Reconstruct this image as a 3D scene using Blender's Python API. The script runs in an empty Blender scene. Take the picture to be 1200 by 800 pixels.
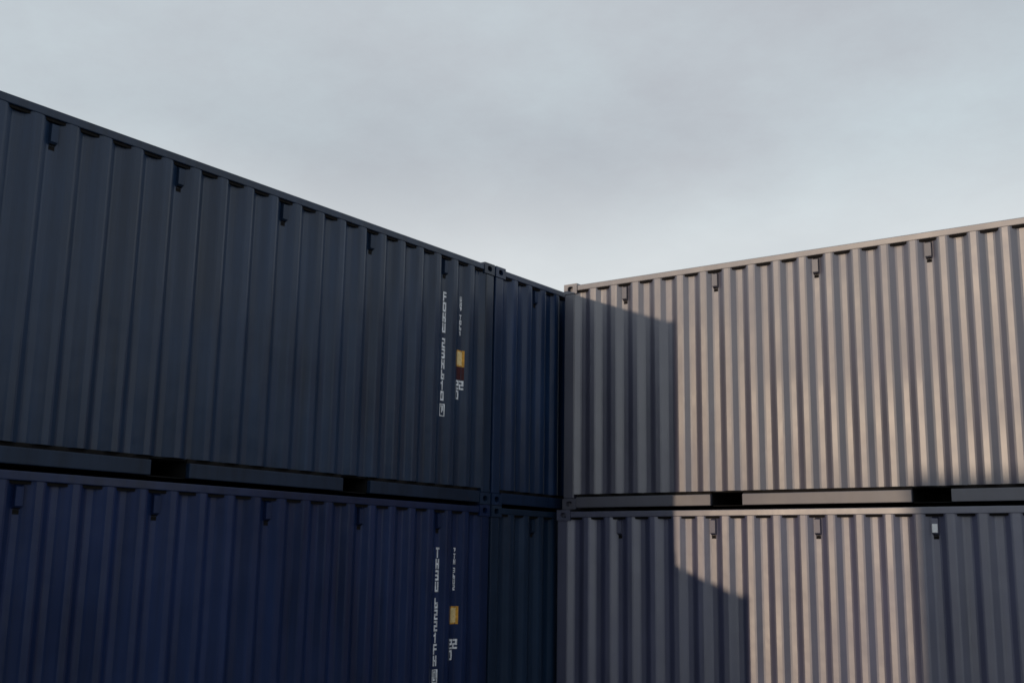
import bpy, bmesh, math, random
from mathutils import Matrix, Vector

random.seed(7)
sc = bpy.context.scene
col = sc.collection

# ------------------------------------------------------------------ camera
YAW, PITCH, ROLL = math.radians(-36.269), math.radians(10.969), math.radians(0.942)
CAM = Vector((7.2247, -9.4700, 2.0290))
fwd = Vector((math.sin(YAW) * math.cos(PITCH), math.cos(YAW) * math.cos(PITCH), math.sin(PITCH)))
rt = Vector((math.cos(YAW), -math.sin(YAW), 0))
up = rt.cross(fwd)
r2 = rt * math.cos(ROLL) + up * math.sin(ROLL)
u2 = -rt * math.sin(ROLL) + up * math.cos(ROLL)
cd = bpy.data.cameras.new('camera')
cam = bpy.data.objects.new('camera', cd)
col.objects.link(cam)
M = Matrix((r2, u2, -fwd)).transposed().to_4x4()
M.translation = CAM
cam.matrix_world = M
cd.sensor_width = 36
cd.lens = 36 * 1319.72 / 1200
cd.clip_end = 4000
sc.camera = cam

# ------------------------------------------------------------------ light
SUN = Vector((0.216, 1.0, -0.081)).normalized()          # the way the light travels
SUN_EL = math.asin(-SUN.z)
sd = bpy.data.lights.new('sun', 'SUN')
sd.energy = 2.15
sd.angle = math.radians(0.5)
sd.color = (1.0, 0.75, 0.53)
so = bpy.data.objects.new('sun', sd)
col.objects.link(so)
so.rotation_euler = SUN.to_track_quat('-Z', 'Y').to_euler()
so.location = (0, -40, 30)

w = bpy.data.worlds.new('World')
sc.world = w
w.use_nodes = True
nt = w.node_tree
nt.nodes.clear()
N = nt.nodes.new
def lk(a, b): nt.links.new(a, b)
out = N('ShaderNodeOutputWorld')
sky = N('ShaderNodeTexSky')
sky.sky_type = 'NISHITA'
sky.sun_disc = False
sky.sun_elevation = SUN_EL
sky.sun_rotation = math.atan2(-SUN.x, -SUN.y)            # azimuth of the sun, clockwise from +Y
sky.air_density = 1.0
sky.dust_density = 0.4
sky.ozone_density = 2.0
bg1 = N('ShaderNodeBackground')
bg1.inputs[1].default_value = 0.15
lk(sky.outputs[0], bg1.inputs[0])
tc = N('ShaderNodeTexCoord')
sep = N('ShaderNodeSeparateXYZ')
lk(tc.outputs['Generated'], sep.inputs[0])
def math_(op, a, b=None, c=None, clamp=False):
    n = N('ShaderNodeMath'); n.operation = op; n.use_clamp = clamp
    for i, v in enumerate((a, b, c)):
        if v is None: continue
        if isinstance(v, (int, float)): n.inputs[i].default_value = v
        else: lk(v, n.inputs[i])
    return n.outputs[0]
den = math_('ADD', math_('MAXIMUM', sep.outputs[2], 0.0), 0.22)
px = math_('DIVIDE', sep.outputs[0], den)
py = math_('DIVIDE', sep.outputs[1], den)
cmb = N('ShaderNodeCombineXYZ')
lk(px, cmb.inputs[0]); lk(py, cmb.inputs[1]); cmb.inputs[2].default_value = 17.32
n1 = N('ShaderNodeTexNoise')                              # cloud cover
n1.inputs['Scale'].default_value = 0.75
n1.inputs['Detail'].default_value = 5
n1.inputs['Roughness'].default_value = 0.5
n1.inputs['Distortion'].default_value = 0.4
lk(cmb.outputs[0], n1.inputs['Vector'])
cov = N('ShaderNodeMapRange')
cov.interpolation_type = 'SMOOTHSTEP'
cov.inputs[1].default_value = 0.36; cov.inputs[2].default_value = 0.58
cov.inputs[3].default_value = 0.88; cov.inputs[4].default_value = 1.0
lk(n1.outputs[0], cov.inputs[0])
n2 = N('ShaderNodeTexNoise')                              # light and dark within the cloud
n2.inputs['Scale'].default_value = 1.1
n2.inputs['Detail'].default_value = 9
n2.inputs['Roughness'].default_value = 0.66
lk(cmb.outputs[0], n2.inputs['Vector'])
cr = N('ShaderNodeValToRGB')
cr.color_ramp.elements[0].position = 0.36
cr.color_ramp.elements[0].color = (0.655, 0.70, 0.76, 1)
cr.color_ramp.elements[1].position = 0.64
cr.color_ramp.elements[1].color = (0.755, 0.855, 0.915, 1)
lk(n2.outputs[0], cr.inputs[0])
# the cloud deck pales to a milky white towards the horizon
hz = N('ShaderNodeMapRange')
hz.interpolation_type = 'SMOOTHSTEP'
hz.inputs[1].default_value = 0.20; hz.inputs[2].default_value = 0.37
hz.inputs[3].default_value = 0.85; hz.inputs[4].default_value = 0.0
lk(sep.outputs[2], hz.inputs[0])
hm = N('ShaderNodeMix'); hm.data_type = 'RGBA'
lk(hz.outputs[0], hm.inputs[0]); lk(cr.outputs[0], hm.inputs[6]); hm.inputs[7].default_value = (1.10, 1.14, 1.15, 1)
bg2 = N('ShaderNodeBackground')
lk(hm.outputs[2], bg2.inputs[0])
mx = N('ShaderNodeMixShader')
lk(cov.outputs[0], mx.inputs[0]); lk(bg1.outputs[0], mx.inputs[1]); lk(bg2.outputs[0], mx.inputs[2])
lk(mx.outputs[0], out.inputs[0])

sc.view_settings.view_transform = 'Standard'
sc.view_settings.look = 'None'
sc.view_settings.exposure = -0.4
sc.view_settings.gamma = 1.0
sc.render.engine = 'CYCLES'
sc.cycles.filter_width = 1.6
sc.cycles.max_bounces = 6

# ------------------------------------------------------------------ materials
def new_mat(name):
    m = bpy.data.materials.new(name)
    m.use_nodes = True
    return m, m.node_tree, m.node_tree.nodes['Principled BSDF']

def paint_material(name, rough, spec, metal=0.0, dirt=0.35, ior=1.5):
    """Container paint: colour from the object, faded patches, vertical run-off streaks, fine dents."""
    m, t, b = new_mat(name)
    n = t.nodes.new
    L = t.links.new
    oi = n('ShaderNodeObjectInfo')
    tcn = n('ShaderNodeTexCoord')
    add = n('ShaderNodeVectorMath'); add.operation = 'ADD'
    mul = n('ShaderNodeVectorMath'); mul.operation = 'SCALE'; mul.inputs[3].default_value = 13.0
    cx = n('ShaderNodeCombineXYZ')
    for i in range(3): L(oi.outputs['Random'], cx.inputs[i])
    L(cx.outputs[0], mul.inputs[0])
    L(tcn.outputs['Object'], add.inputs[0]); L(mul.outputs[0], add.inputs[1])
    mp = n('ShaderNodeMapping'); mp.inputs['Scale'].default_value = (9.0, 9.0, 0.55)
    L(add.outputs[0], mp.inputs[0])
    streak = n('ShaderNodeTexNoise'); streak.inputs['Scale'].default_value = 1.0
    streak.inputs['Detail'].default_value = 4; streak.inputs['Roughness'].default_value = 0.6
    L(mp.outputs[0], streak.inputs['Vector'])
    blot = n('ShaderNodeTexNoise'); blot.inputs['Scale'].default_value = 0.8
    blot.inputs['Detail'].default_value = 5; blot.inputs['Roughness'].default_value = 0.6
    L(add.outputs[0], blot.inputs['Vector'])
    mm = n('ShaderNodeMath'); mm.operation = 'MULTIPLY_ADD'
    L(streak.outputs[0], mm.inputs[0]); mm.inputs[1].default_value = 0.55
    hb = n('ShaderNodeMath'); hb.operation = 'MULTIPLY'; hb.inputs[1].default_value = 0.45
    L(blot.outputs[0], hb.inputs[0]); L(hb.outputs[0], mm.inputs[2])
    rng = n('ShaderNodeMapRange'); rng.inputs[1].default_value = 0.35; rng.inputs[2].default_value = 0.65
    rng.inputs[3].default_value = 1 - dirt; rng.inputs[4].default_value = 1 + dirt
    L(mm.outputs[0], rng.inputs[0])
    vm = n('ShaderNodeVectorMath'); vm.operation = 'SCALE'
    L(oi.outputs['Color'], vm.inputs[0]); L(rng.outputs[0], vm.inputs[3])
    rn = n('ShaderNodeTexNoise'); rn.inputs['Scale'].default_value = 7.0; rn.inputs['Detail'].default_value = 6
    rn.inputs['Roughness'].default_value = 0.7
    mp2 = n('ShaderNodeMapping'); mp2.inputs['Scale'].default_value = (1.0, 1.0, 0.45)
    L(add.outputs[0], mp2.inputs[0]); L(mp2.outputs[0], rn.inputs['Vector'])
    rm = n('ShaderNodeMapRange'); rm.inputs[1].default_value = 0.69; rm.inputs[2].default_value = 0.78
    rm.inputs[3].default_value = 0.0; rm.inputs[4].default_value = 0.5
    L(rn.outputs[0], rm.inputs[0])
    rc = n('ShaderNodeMix'); rc.data_type = 'RGBA'
    L(rm.outputs[0], rc.inputs[0]); L(vm.outputs[0], rc.inputs[6]); rc.inputs[7].default_value = (0.075, 0.036, 0.020, 1)
    L(rc.outputs[2], b.inputs['Base Color'])
    rr = n('ShaderNodeMapRange'); rr.inputs[1].default_value = 0.3; rr.inputs[2].default_value = 0.7
    rr.inputs[3].default_value = rough - 0.05; rr.inputs[4].default_value = rough + 0.06
    L(blot.outputs[0], rr.inputs[0]); L(rr.outputs[0], b.inputs['Roughness'])
    b.inputs['Specular IOR Level'].default_value = spec
    b.inputs['Metallic'].default_value = metal
    b.inputs['IOR'].default_value = ior
    bn = n('ShaderNodeTexNoise'); bn.inputs['Scale'].default_value = 2.2; bn.inputs['Detail'].default_value = 3
    L(add.outputs[0], bn.inputs['Vector'])
    bp = n('ShaderNodeBump'); bp.inputs['Strength'].default_value = 0.35; bp.inputs['Distance'].default_value = 0.03
    L(bn.outputs[0], bp.inputs['Height']); L(bp.outputs[0], b.inputs['Normal'])
    return m

def plain_material(name, colour, rough, var=0.15, scale=20, spec=0.3):
    m, t, b = new_mat(name)
    tcn = t.nodes.new('ShaderNodeTexCoord')
    nz = t.nodes.new('ShaderNodeTexNoise'); nz.inputs['Scale'].default_value = scale; nz.inputs['Detail'].default_value = 5
    t.links.new(tcn.outputs['Object'], nz.inputs['Vector'])
    rng = t.nodes.new('ShaderNodeMapRange'); rng.inputs[1].default_value = 0.3; rng.inputs[2].default_value = 0.7
    rng.inputs[3].default_value = 1 - var; rng.inputs[4].default_value = 1 + var
    t.links.new(nz.outputs[0], rng.inputs[0])
    vm = t.nodes.new('ShaderNodeVectorMath'); vm.operation = 'SCALE'; vm.inputs[0].default_value = colour
    t.links.new(rng.outputs[0], vm.inputs[3])
    t.links.new(vm.outputs[0], b.inputs['Base Color'])
    b.inputs['Roughness'].default_value = rough
    b.inputs['Specular IOR Level'].default_value = spec
    return m

PAINT_NAVY = paint_material('navy_container_paint', 0.33, 0.40)
PAINT_GREY = paint_material('grey_container_paint', 0.52, 0.5, 0.0, 0.25, 2.65)
RAIL_GREY = paint_material('dull_grey_rail_paint', 0.62, 0.5, 0.0, 0.25, 2.5)
RAIL_NAVY = paint_material('dull_navy_rail_paint', 0.48, 0.30)
RECESS_BLACK = plain_material('recess_black', (0.012, 0.011, 0.011), 0.8, 0.3, 30, 0.1)  # flat black: neck strips, and painted shade in recesses, holes and vent mouths
UNDER = plain_material('black_underseal', (0.015, 0.015, 0.016), 0.8, 0.3, 8, 0.1)
WHITE = plain_material('white_marking_paint', (0.80, 0.82, 0.86), 0.6, 0.35, 26)
YELLOW = plain_material('yellow_decal', (0.66, 0.33, 0.05), 0.55, 0.25, 30)
CREAM = plain_material('cream_decal', (0.82, 0.62, 0.30), 0.55, 0.2, 30)
REDDISH = plain_material('dark_red_decal', (0.055, 0.010, 0.014), 0.6, 0.3, 30)
STEEL = plain_material('galvanised_steel', (0.35, 0.36, 0.37), 0.45, 0.2, 15, 0.6)
PALE = plain_material('pale_plastic', (0.86, 0.87, 0.88), 0.45, 0.06, 40)

# ------------------------------------------------------------------ helpers
def link(name, bm, mats, parent=None, smooth=False):
    bmesh.ops.recalc_face_normals(bm, faces=bm.faces)
    me = bpy.data.meshes.new(name)
    bm.to_mesh(me); bm.free()
    for m in (mats if isinstance(mats, (list, tuple)) else [mats]): me.materials.append(m)
    for p in me.polygons: p.use_smooth = smooth
    o = bpy.data.objects.new(name, me)
    col.objects.link(o)
    if parent: o.parent = parent
    return o

def box(bm, x0, x1, y0, y1, z0, z1, mi=0):
    r = bmesh.ops.create_cube(bm, size=1)
    vs = r['verts']
    for v in vs:
        v.co = ((x0 + x1) / 2 + v.co.x * (x1 - x0), (y0 + y1) / 2 + v.co.y * (y1 - y0), (z0 + z1) / 2 + v.co.z * (z1 - z0))
    fs = set(f for v in vs for f in v.link_faces)
    for f in fs: f.material_index = mi
    return vs, fs

def bevel(bm, w=0.006, seg=2):
    bmesh.ops.bevel(bm, geom=list(bm.edges), offset=w, segments=seg, profile=0.6, affect='EDGES', clamp_overlap=True)

def rounded_box(x0, x1, y0, y1, z0, z1, w=0.006, seg=2):
    bm = bmesh.new(); box(bm, x0, x1, y0, y1, z0, z1); bevel(bm, w, seg); return bm

def empty(name, loc, rz=0):
    o = bpy.data.objects.new(name, None)
    o.empty_display_size = 0.3
    o.location = loc; o.rotation_euler = (0, 0, rz)
    col.objects.link(o)
    return o

def tree(o):
    yield o
    for c in o.children: yield from tree(c)

def copy_tree(o, parent=None):
    c = o.copy()
    col.objects.link(c)
    if parent: c.parent = parent
    for ch in list(o.children): copy_tree(ch, c)
    return c

# ------------------------------------------------------------------ container geometry
W, H = 2.438, 2.591
L20, L10 = 6.058, 3.66
PITCH_C, OUTER, SLOPE, INNER, DEPTH = 0.2785, 0.072, 0.068, 0.0705, 0.041
FACE = 0.006                   # panel and rails sit this far inside the castings
PANEL_Z0, PANEL_Z1 = 0.165, 2.506
RAIL_Z0, RAIL_Z1 = 2.506, 2.570
VENT_STEP = 4

def profile(half):
    """(x, depth) breakpoints of the corrugated side: a recess is centred on x = 0."""
    pts = []
    k1 = int((half) / PITCH_C) + 1
    for k in range(-k1, k1 + 1):
        c = k * PITCH_C
        a = INNER / 2
        pts += [(c - a - SLOPE, 0), (c - a, DEPTH), (c + a, DEPTH), (c + a + SLOPE, 0)]
    res = []
    def at(x):
        for (xa, da), (xb, db) in zip(pts, pts[1:]):
            if xa <= x <= xb: return da + (db - da) * (x - xa) / max(xb - xa, 1e-9)
        return 0
    res.append((-half, at(-half)))
    res += [p for p in pts if -half < p[0] < half]
    res.append((half, at(half)))
    return res, at

def soft_profile(half, r=0.010):
    """the same breakpoints with each fold rounded by two points"""
    pts, at = profile(half)
    o = [pts[0]]
    for i in range(1, len(pts) - 1):
        p = pts[i]
        for q in (pts[i - 1], pts[i + 1]):
            L = math.hypot(q[0] - p[0], q[1] - p[1])
            t = min(r, L * 0.4) / max(L, 1e-6)
            o.append((p[0] + (q[0] - p[0]) * t, p[1] + (q[1] - p[1]) * t))
    o.append(pts[-1])
    return o

def corrugated(half, y_face, out_dir, z0, z1, thick=0.002, nz=1):
    """vertical corrugated sheet along x; out_dir -1: outside faces -y"""
    bm = bmesh.new()
    pr = soft_profile(half)
    rows = []
    for j in range(nz + 1):
        z = z0 + (z1 - z0) * j / nz
        rows.append([bm.verts.new((x, y_face - out_dir * d, z)) for x, d in pr])
    for j in range(nz):
        for i in range(len(pr) - 1):
            q = (rows[j][i], rows[j][i + 1], rows[j + 1][i + 1], rows[j + 1][i])
            bm.faces.new(q if out_dir < 0 else q[::-1])
    return bm

def link_sheet(name, bm, m, parent):
    me = bpy.data.meshes.new(name)
    bm.to_mesh(me); bm.free()
    me.materials.append(m)
    for p in me.polygons: p.use_smooth = False
    o = bpy.data.objects.new(name, me); col.objects.link(o); o.parent = parent
    return o

def oval(n, rx, ry):
    return [(rx * math.copysign(abs(math.cos(a)) ** 0.7, math.cos(a)), ry * math.copysign(abs(math.sin(a)) ** 0.7, math.sin(a)))
            for a in (2 * math.pi * (i + 0.5) / n for i in range(n))]

def casting_mesh():
    """a corner casting 0.178 x 0.162 x 0.118 with an oval hole in the end, the side and the top;
    built for the corner at -x, -y, top; its outer corner is the origin"""
    bm = bmesh.new()
    A, B, C_ = 0.178, 0.162, 0.118
    def face(o, u, v, su, sv, hole, inward):
        o, u, v, inward = Vector(o), Vector(u), Vector(v), Vector(inward or (0, 0, 0))
        vs = [bm.verts.new(o + u * a + v * b) for a, b in ((0, 0), (su, 0), (su, sv), (0, sv))]
        if not hole:
            bm.faces.new(vs); return
        es = [bm.edges.new((vs[i], vs[(i + 1) % 4])) for i in range(4)]
        hp = oval(14, *hole)
        hv = [bm.verts.new(o + u * (su / 2 + a) + v * (sv / 2 + b)) for a, b in hp]
        he = [bm.edges.new((hv[i], hv[(i + 1) % 14])) for i in range(14)]
        bmesh.ops.triangle_fill(bm, edges=es + he, use_beauty=True, use_dissolve=False)
        for f in [f for f in bm.faces if all(x in hv for x in f.verts)]: bm.faces.remove(f)
        dv = [bm.verts.new(x.co + inward * 0.07) for x in hv]
        for i in range(14):
            bm.faces.new((hv[i], hv[(i + 1) % 14], dv[(i + 1) % 14], dv[i]))
        f = bm.faces.new(dv); f.material_index = 1  # hole bottom blackened for the shade inside
    X, Y, Z = (1, 0, 0), (0, 1, 0), (0, 0, -1)
    face((0, 0, 0), X, Z, A, C_, (0.038, 0.030), (0, 1, 0))         # side
    face((0, 0, 0), Y, Z, B, C_, (0.032, 0.030), (1, 0, 0))         # end
    face((0, 0, 0), X, Y, A, B, (0.060, 0.032), (0, 0, -1))         # top
    face((A, 0, 0), Y, Z, B, C_, None, None)
    face((0, B, 0), X, Z, A, C_, None, None)
    face((0, 0, -C_), X, Y, A, B, None, None)
    bmesh.ops.remove_doubles(bm, verts=bm.verts, dist=0.0005)
    bmesh.ops.recalc_face_normals(bm, faces=bm.faces)
    me = bpy.data.meshes.new('corner_casting')
    bm.to_mesh(me); bm.free()
    return me

# the marks on the side are too soft in the photograph to read: upright strokes of painted characters
STROKES = {          # bars on a 3 x 5 grid: (column0, column1, row0, row1) from the lower left, in cells
    0: [(0, 1, 0, 5), (2, 3, 0, 5), (1, 2, 2, 3)], 1: [(0, 1, 0, 5), (1, 3, 4, 5), (1, 3, 2, 3)],
    2: [(1, 2, 0, 5), (0, 1, 4, 5), (2, 3, 4, 5)], 3: [(0, 1, 0, 5), (2, 3, 0, 5), (1, 2, 0, 1)],
    4: [(0, 3, 4, 5), (2, 3, 2, 4), (0, 2, 2, 3), (0, 1, 0, 2), (1, 3, 0, 1)], 5: [(0, 1, 0, 5), (1, 3, 4, 5), (2, 3, 0, 4), (1, 2, 0, 1)],
    6: [(1, 2, 0, 5), (0, 1, 3, 4)], 7: [(0, 3, 4, 5), (2, 3, 0, 4), (0, 2, 2, 3), (0, 2, 0, 1)],
    8: [(0, 3, 4, 5), (1, 2, 1, 4), (2, 3, 2, 4)], 9: [(0, 1, 0, 5), (1, 3, 0, 1), (1, 3, 2, 3), (2, 3, 1, 2)],
}
def skin_quad(bm, at, brk, y_face, x0, x1, z0, z1, lift, mi=0):
    """a patch of paint that follows the corrugation of the -y side"""
    xs = sorted([x0, x1] + [b for b in brk if x0 + 1e-4 < b < x1 - 1e-4])
    lo = [bm.verts.new((x, y_face + at(x) - lift, z0)) for x in xs]
    hi = [bm.verts.new((x, y_face + at(x) - lift, z1)) for x in xs]
    for i in range(len(xs) - 1):
        f = bm.faces.new((lo[i], lo[i + 1], hi[i + 1], hi[i])); f.material_index = mi

def glyph(bm, at, brk, yf, cx, zt, w, h, k, lift=0.0025):
    for c0, c1, r0, r1 in STROKES[k]:
        skin_quad(bm, at, brk, yf, cx - w / 2 + w * c0 / 3, cx - w / 2 + w * c1 / 3, zt - h + h * r0 / 5, zt - h + h * r1 / 5, lift)

CASTING = casting_mesh()

NUMBERS = [((1, 5, 0, 3), (4, 7, 0, 9, 6, 5), 8, (3, 0, 8), (2, 5, 9, 6)), ((2, 0, 7, 3), (9, 4, 4, 6, 1, 0), 5, (8, 2, 0), (7, 9, 3, 4)),
           ((1, 5, 0, 3), (6, 0, 5, 2, 9, 7), 4, (0, 8, 3), (9, 2, 6, 5)), ((3, 9, 1, 5), (0, 6, 2, 8, 7, 4), 3, (5, 3, 1), (6, 0, 2, 9))]
def lettering(code):
    """the painted number down one recess and the small figures down the next, each block a mesh"""
    yf = -(W / 2 - FACE - 0.004)
    prof, at = profile(L20 / 2 - 0.145)
    brk = [p[0] for p in prof]
    c1, c2 = 8 * PITCH_C, 9 * PITCH_C
    res = {}
    def block(name, seq, cx, z, w, h, pitch, mat, extra=()):
        bm = bmesh.new()
        for k in seq:
            glyph(bm, at, brk, yf, cx, z, w, h, k); z -= pitch
        for q in extra: skin_quad(bm, at, brk, yf, *q, 0.0025)
        me = bpy.data.meshes.new(name.split('.')[0]); bm.to_mesh(me); bm.free(); me.materials.append(mat)
        res[name] = me
    block('owner_lettering', code[0], c1 + 0.016, 2.140, 0.048, 0.100, 0.110, WHITE)
    block('number_lettering', code[1], c1 + 0.016, 1.652, 0.048, 0.100, 0.109, WHITE)
    z = 0.972
    block('check_digit', (code[2],), c1 + 0.018, z - 0.012, 0.040, 0.092, 0.1, WHITE,
          ((c1 - 0.016, c1 + 0.052, z - 0.006, z + 0.004), (c1 - 0.016, c1 + 0.052, z - 0.124, z - 0.114),
           (c1 - 0.016, c1 - 0.007, z - 0.114, z - 0.006), (c1 + 0.043, c1 + 0.052, z - 0.114, z - 0.006)))
    block('small_lettering', code[3], c2 + 0.004, 2.142, 0.032, 0.050, 0.057, WHITE)
    block('small_lettering.001', code[4], c2 + 0.004, 1.945, 0.032, 0.050, 0.057, WHITE)
    return res

def build_container(length, paint, colour, n_vent, marks=True):
    """one container, origin at the middle of its base, long axis along x"""
    root = empty('shipping_container', (0, 0, 0))
    dull = RAIL_GREY if paint is PAINT_GREY else RAIL_NAVY
    hl, hw = length / 2, W / 2
    # corner castings and posts
    if not CASTING.materials:
        CASTING.materials.append(paint); CASTING.materials.append(RECESS_BLACK)
    for sx in (-1, 1):
        for sy in (-1, 1):
            for top in (1, 0):
                o = bpy.data.objects.new('corner_casting', CASTING)
                col.objects.link(o); o.parent = root
                o.location = (sx * hl, sy * hw, H if top else 0)
                o.scale = (-sx, -sy, 1 if top else -1)
            x0, x1 = sorted((sx * (hl - FACE), sx * (hl - 0.145)))
            y0, y1 = sorted((sy * (hw - FACE), sy * (hw - 0.12)))
            link('corner_post', rounded_box(x0, x1, y0, y1, 0.119, H - 0.119, 0.012), paint, root)
    hx = hl - 0.145
    pw, pc = 0.1775, 1.025                                   # fork pockets: half width, distance from the middle
    pockets = [-pc, pc] if length > 5 else [-0.45, 0.45]
    if length < 5: pw = 0.15
    prof, at = profile(hx)
    brk = [p[0] for p in prof]
    for sy in (-1, 1):
        yf = sy * (hw - FACE)
        def yb(d): return sorted((yf, yf - sy * d))
        a, b = yb(0.06)
        link('top_side_rail', rounded_box(-hl + 0.179, hl - 0.179, a, b, RAIL_Z0, RAIL_Z1, 0.007), paint, root)
        link_sheet('side_panel', corrugated(hx, yf - sy * 0.004, sy, PANEL_Z0, PANEL_Z1), paint, root)
        # bottom rail: web, recessed neck and foot, cut at the fork pockets
        bm = bmesh.new()
        cuts = [-hl + 0.179] + [v for p in pockets for v in (p - pw, p + pw)] + [hl - 0.179]
        for i in range(0, len(cuts), 2):
            y0, y1 = yb(0.048)
            box(bm, cuts[i], cuts[i + 1], y0, y1, 0.017, 0.132)
        bevel(bm, 0.006)
        link('bottom_side_rail', bm, dull, root)
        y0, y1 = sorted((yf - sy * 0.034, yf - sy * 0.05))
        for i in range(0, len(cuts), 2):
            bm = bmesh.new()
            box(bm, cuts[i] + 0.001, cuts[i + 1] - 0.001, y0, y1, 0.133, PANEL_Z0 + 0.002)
            link('dark_strip', bm, RECESS_BLACK, root)  # black strip in the neck above the rail
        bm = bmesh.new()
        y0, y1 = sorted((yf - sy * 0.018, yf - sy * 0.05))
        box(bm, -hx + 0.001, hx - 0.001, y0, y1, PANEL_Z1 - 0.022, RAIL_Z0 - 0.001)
        link('dark_strip', bm, RECESS_BLACK, root)  # black strip paints the rail's shade into each recess top
        # ventilators in every fourth recess, under the top rail
        for k in range(-(n_vent // 2), n_vent // 2 + 1):
            cx = k * VENT_STEP * PITCH_C
            bm = bmesh.new()
            yi, yo = yf - sy * (0.004 + DEPTH + 0.001), yf - sy * 0.012
            zt, zf, zb = 2.482, 2.335, 2.312
            hwv = 0.028
            pts = [(yi, zt), (yo, zt - 0.018), (yo, zf), (yi, zb)]
            ring = []
            for sgn in (-1, 1):
                ring.append([bm.verts.new((cx + sgn * hwv, y, z)) for y, z in pts])
            bm.faces.new(ring[0]); bm.faces.new(ring[1])
            for i in range(3):
                bm.faces.new((ring[0][i], ring[0][i + 1], ring[1][i + 1], ring[1][i]))
            bm.faces.new((ring[0][3], ring[0][0], ring[1][0], ring[1][3]))
            v = link('vent', bm, dull, root)
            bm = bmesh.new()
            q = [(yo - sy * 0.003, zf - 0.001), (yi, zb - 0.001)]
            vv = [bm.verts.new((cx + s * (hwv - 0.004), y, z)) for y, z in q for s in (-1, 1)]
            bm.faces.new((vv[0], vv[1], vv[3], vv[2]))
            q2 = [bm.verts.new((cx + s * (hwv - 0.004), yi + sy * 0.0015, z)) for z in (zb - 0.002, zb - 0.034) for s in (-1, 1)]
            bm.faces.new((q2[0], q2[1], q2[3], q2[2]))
            link('vent_opening', bm, RECESS_BLACK, v)  # black sheets stand for the shade in the hood's mouth and below it
    # fork pocket tunnels
    for p in pockets:
        bm = bmesh.new()
        for x0, x1 in ((p - pw - 0.008, p - pw - 0.001), (p + pw + 0.001, p + pw + 0.008)):
            box(bm, x0, x1, -hw + 0.06, hw - 0.06, 0.02, 0.15)
        box(bm, p - pw - 0.008, p + pw + 0.008, -hw + 0.055, hw - 0.055, 0.151, 0.158)
        box(bm, p - pw, p + pw, -hw + 0.06, hw - 0.06, 0.012, 0.018)
        link('fork_pocket', bm, UNDER, root)
    # floor with cross members
    bm = bmesh.new()
    box(bm, -hl + 0.15, hl - 0.15, -hw + 0.06, hw - 0.06, 0.160, 0.19)
    n = int(length / 0.45)
    for i in range(n):
        x = -hl + 0.3 + (length - 0.6) * i / (n - 1)
        if any(abs(x - p) < pw + 0.05 for p in pockets): continue
        box(bm, x - 0.03, x + 0.03, -hw + 0.07, hw - 0.07, 0.04, 0.159)
    link('floor_frame', bm, UNDER, root)
    # roof: shallow transverse corrugations
    bm = bmesh.new()
    xs = []
    x = -hl + 0.12
    while x < hl - 0.12:
        xs += [(x, 0), (x + 0.09, 0), (x + 0.115, 0.02), (x + 0.185, 0.02)]
        x += 0.209
    rows = [[bm.verts.new((x, y, RAIL_Z1 - 0.006 - d)) for x, d in xs if x < hl - 0.1] for y in (-hw + 0.05, hw - 0.05)]
    for i in range(len(rows[0]) - 1):
        bm.faces.new((rows[0][i], rows[0][i + 1], rows[1][i + 1], rows[1][i]))
    link_sheet('roof_panel', bm, paint, root)
    # ends
    for sx in (-1, 1):
        x0, x1 = sorted((sx * (hl - FACE), sx * (hl - 0.08)))
        link('top_end_rail', rounded_box(x0, x1, -hw + 0.163, hw - 0.163, RAIL_Z0 - 0.02, RAIL_Z1, 0.007), paint, root)
        link('bottom_end_rail', rounded_box(x0, x1, -hw + 0.163, hw - 0.163, 0.02, 0.15, 0.007), paint, root)
    bm = corrugated(hw - 0.12, -(hl - FACE - 0.012), -1, 0.15, RAIL_Z0 - 0.02)
    bmesh.ops.transform(bm, matrix=Matrix.Rotation(math.radians(90), 4, 'Z'), verts=bm.verts)   # faces +x
    link_sheet('end_panel', bm, paint, root)
    for sy in (-1, 1):
        y0, y1 = sorted((sy * 0.006, sy * (hw - 0.125)))
        d = link('door', rounded_box(-hl + 0.012, -hl + 0.06, y0, y1, 0.153, RAIL_Z0 - 0.023, 0.01), paint, root)
        for q in (0.25, 0.85):
            bm = bmesh.new()
            bmesh.ops.create_cone(bm, cap_ends=True, segments=10, radius1=0.017, radius2=0.017, depth=2.36,
                                  matrix=Matrix.Translation((-hl - 0.012, sy * q, 1.32)))
            link('lock_rod', bm, STEEL, d)
            link('lock_handle', rounded_box(-hl - 0.034, -hl - 0.0295, *sorted((sy * (q - 0.02), sy * (q + 0.28))), 1.10, 1.13, 0.002, 1), STEEL, d)
        for z in (0.4, 1.0, 1.65, 2.25):
            link('hinge', rounded_box(-hl - 0.004, -hl + 0.011, *sorted((sy * (hw - 0.19), sy * (hw - 0.10))), z - 0.05, z + 0.05, 0.004, 1), paint, d)
    # markings near the right-hand end of the -y side
    if marks:
        yf = -(hw - FACE - 0.004)
        c1, c2 = 8 * PITCH_C, 9 * PITCH_C
        for nm, m in lettering(NUMBERS[0]).items():
            o = bpy.data.objects.new(nm.split('.')[0], m); col.objects.link(o); o.parent = root
        bm = bmesh.new()
        skin_quad(bm, at, brk, yf, c2 - 0.060, c2 + 0.066, 1.395, 1.568, 0.002, 0)
        skin_quad(bm, at, brk, yf, c2 - 0.034, c2 + 0.040, 1.410, 1.553, 0.0035, 1)
        me = link_sheet('warning_decal', bm, YELLOW, root).data
        me.materials.append(CREAM)
        bm = bmesh.new()
        skin_quad(bm, at, brk, yf, c2 - 0.060, c2 + 0.066, 1.258, 1.391, 0.002, 0)
        link_sheet('red_decal', bm, REDDISH, root)
        bm = bmesh.new()
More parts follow.
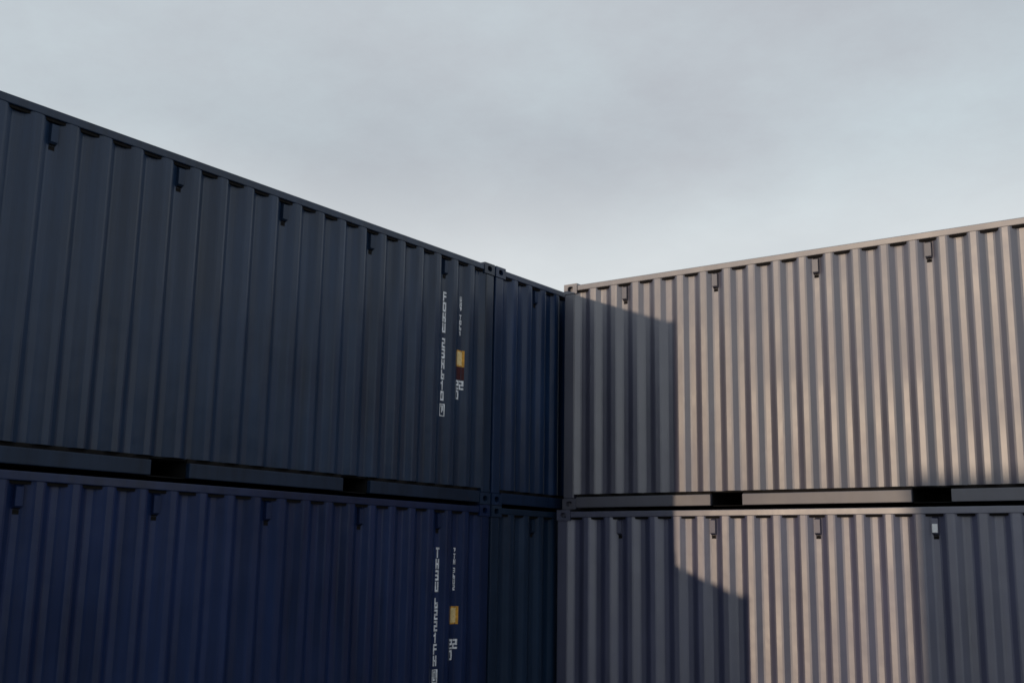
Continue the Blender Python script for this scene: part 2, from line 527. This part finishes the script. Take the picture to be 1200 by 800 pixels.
        for r, row in enumerate(([4, 4], [5, 1])):
            for q, k in enumerate(row):
                if r == 1 and q == 1: continue
                glyph(bm, at, brk, yf, c2 - 0.027 + q * 0.062, 1.250 - r * 0.105, 0.054, 0.095, k)
        link_sheet('size_lettering', bm, WHITE, root)
    return root

# ------------------------------------------------------------------ the yard
def ground():
    m, t, b = new_mat('yard_concrete')
    tcn = t.nodes.new('ShaderNodeTexCoord')
    nz = t.nodes.new('ShaderNodeTexNoise'); nz.inputs['Scale'].default_value = 0.35; nz.inputs['Detail'].default_value = 8
    nf = t.nodes.new('ShaderNodeTexNoise'); nf.inputs['Scale'].default_value = 45; nf.inputs['Detail'].default_value = 4
    for q in (nz, nf): t.links.new(tcn.outputs['Object'], q.inputs['Vector'])
    mixn = t.nodes.new('ShaderNodeMix'); mixn.inputs[0].default_value = 0.35
    t.links.new(nz.outputs[0], mixn.inputs[2]); t.links.new(nf.outputs[0], mixn.inputs[3])
    rp = t.nodes.new('ShaderNodeValToRGB')
    rp.color_ramp.elements[0].position = 0.3; rp.color_ramp.elements[0].color = (0.20, 0.197, 0.19, 1)
    rp.color_ramp.elements[1].position = 0.7; rp.color_ramp.elements[1].color = (0.32, 0.315, 0.30, 1)
    t.links.new(mixn.outputs[0], rp.inputs[0]); t.links.new(rp.outputs[0], b.inputs['Base Color'])
    b.inputs['Roughness'].default_value = 0.9
    bp = t.nodes.new('ShaderNodeBump'); bp.inputs['Strength'].default_value = 0.4; bp.inputs['Distance'].default_value = 0.01
    t.links.new(nf.outputs[0], bp.inputs['Height']); t.links.new(bp.outputs[0], b.inputs['Normal'])
    bm = bmesh.new()
    bmesh.ops.create_grid(bm, x_segments=40, y_segments=40, size=1500)
    o = link('ground', bm, m)
    o['kind'] = 'structure'
ground()

# ------------------------------------------------------------------ containers where they stand
Y_WALL, X_GAP = 1.198, 0.1475
UP = H + 0.006
navy_proto = build_container(L20, PAINT_NAVY, (0.030, 0.038, 0.062), 5)
CASTING = casting_mesh()
grey_proto = build_container(L20, PAINT_GREY, (0.10, 0.10, 0.115), 5)
CASTING = casting_mesh()
short_proto = build_container(L10, PAINT_NAVY, (0.026, 0.033, 0.070), 1, marks=False)

def place(proto, first, loc, rz, label, group, colour=None, no_red=False, code=None):
    r = proto if first else copy_tree(proto)
    r.location = loc; r.rotation_euler = (0, 0, rz)
    r['label'] = label; r['category'] = 'container'; r['group'] = group
    for o in tree(r):
        k = 0.72 if 'bottom_side' in o.name else 0.82 if ('vent' in o.name or 'rail' in o.name or 'post' in o.name or 'casting' in o.name) else 1.0
        o.color = (*[c * k for c in colour], 1)
    if code is not None:
        new = lettering(NUMBERS[code])
        small = 0
        for o in [o for o in r.children if 'lettering' in o.name or 'check' in o.name]:
            b = o.name.split('.')[0]
            if b == 'small_lettering':
                o.data = new[b if small == 0 else b + '.001']; small += 1
            elif b in new: o.data = new[b]
    if no_red:
        for o in [o for o in tree(r) if o.name.startswith('red_decal')]: bpy.data.objects.remove(o)
    return r

LX = -W / 2
Q = math.pi / 2
YN = -2.99                                   # middle of the near containers of the left row
YF = YN + L20 + 0.024
GL = 'dark blue containers stacked in the row on the left'
GR = 'grey containers stacked across the far end'
GB = 'containers stacked on the far side of the yard'
place(navy_proto, True, (LX, YN, UP), Q, 'dark slate blue container with white lettering, upper of its stack, at the left', GL, (0.013, 0.030, 0.068))
place(navy_proto, False, (LX, YN, 0), Q, 'navy blue container with white lettering, lower of its stack, at the left', GL, (0.008, 0.021, 0.077), True, 1)
place(navy_proto, False, (LX, YF, UP), Q, 'dark navy container end in the corner, upper one, between the lettered and grey ones', GL, (0.010, 0.028, 0.078))
place(navy_proto, False, (LX, YF, 0), Q, 'dark navy container end in the corner, lower one, between the lettered and grey ones', GL, (0.011, 0.027, 0.060))
place(short_proto, True, (LX, YN - L20 / 2 - 0.024 - L10 / 2, 0), Q, 'short navy container on the ground at the open end of the row', GL, (0.018, 0.026, 0.072))
gx = X_GAP - 0.01 + L20 / 2
gy = Y_WALL + W / 2
place(grey_proto, True, (gx, gy, UP), 0, 'sunlit grey container across the end, upper of its stack, against the sky', GR, (0.031, 0.032, 0.070), code=2)
rl = place(grey_proto, False, (gx - 0.075, gy, 0), 0, 'grey container across the end, lower of its stack, white plate on one vent', GR, (0.025, 0.031, 0.094), code=3)
vs = [o for o in rl.children if o.name.startswith('vent')]
for v in vs:
    me = v.data
    cxm = sum(p.co.x for p in me.vertices) / len(me.vertices)
    cym = sum(p.co.y for p in me.vertices) / len(me.vertices)
    if abs(cxm - 4 * PITCH_C) < 0.05 and cym < 0:
        y0 = min(p.co.y for p in me.vertices)
        o = link('vent_plate', rounded_box(cxm - 0.024, cxm + 0.024, y0 - 0.006, y0 - 0.0005, 2.336, 2.415, 0.002, 1), PALE, v)
        o['label'] = 'white plate on the vent'
# two stacks across the yard, off behind the viewer: they cast the shade on the right of the end wall
BX, BY = -2.18, -27.3
for i, dx in enumerate((0, L20 + 0.05)):
    for lev in (0, 1):
        lab = '%s blue container across the yard, %s of the stack %s' % (
            'dull' if i == 0 else 'dark', 'upper' if lev else 'lower', 'with the open corner beside it' if i == 0 else 'farther from the lettered row')
        place(navy_proto, False, (BX + dx + L20 / 2, BY - W / 2, UP * lev), math.pi, lab, GB, (0.03 - 0.004 * i, 0.04, 0.075))
# unseen row, added on the right to darken reflections in ribs and lettered stack
for i in range(3):
    for lev in (0, 1):
        lab = '%s navy container in the added row facing the lettered stack, %s' % (
            ('nearest the grey stack,', 'middle,', 'farthest from the grey stack,')[i].rstrip(','), 'upper layer' if lev else 'lower layer')
        place(navy_proto, False, (13.5 + W / 2, -1.6 - i * (L20 + 0.024) , UP * lev), -Q, lab, 'added containers facing the lettered stack', (0.02, 0.03, 0.06 + 0.01 * i))
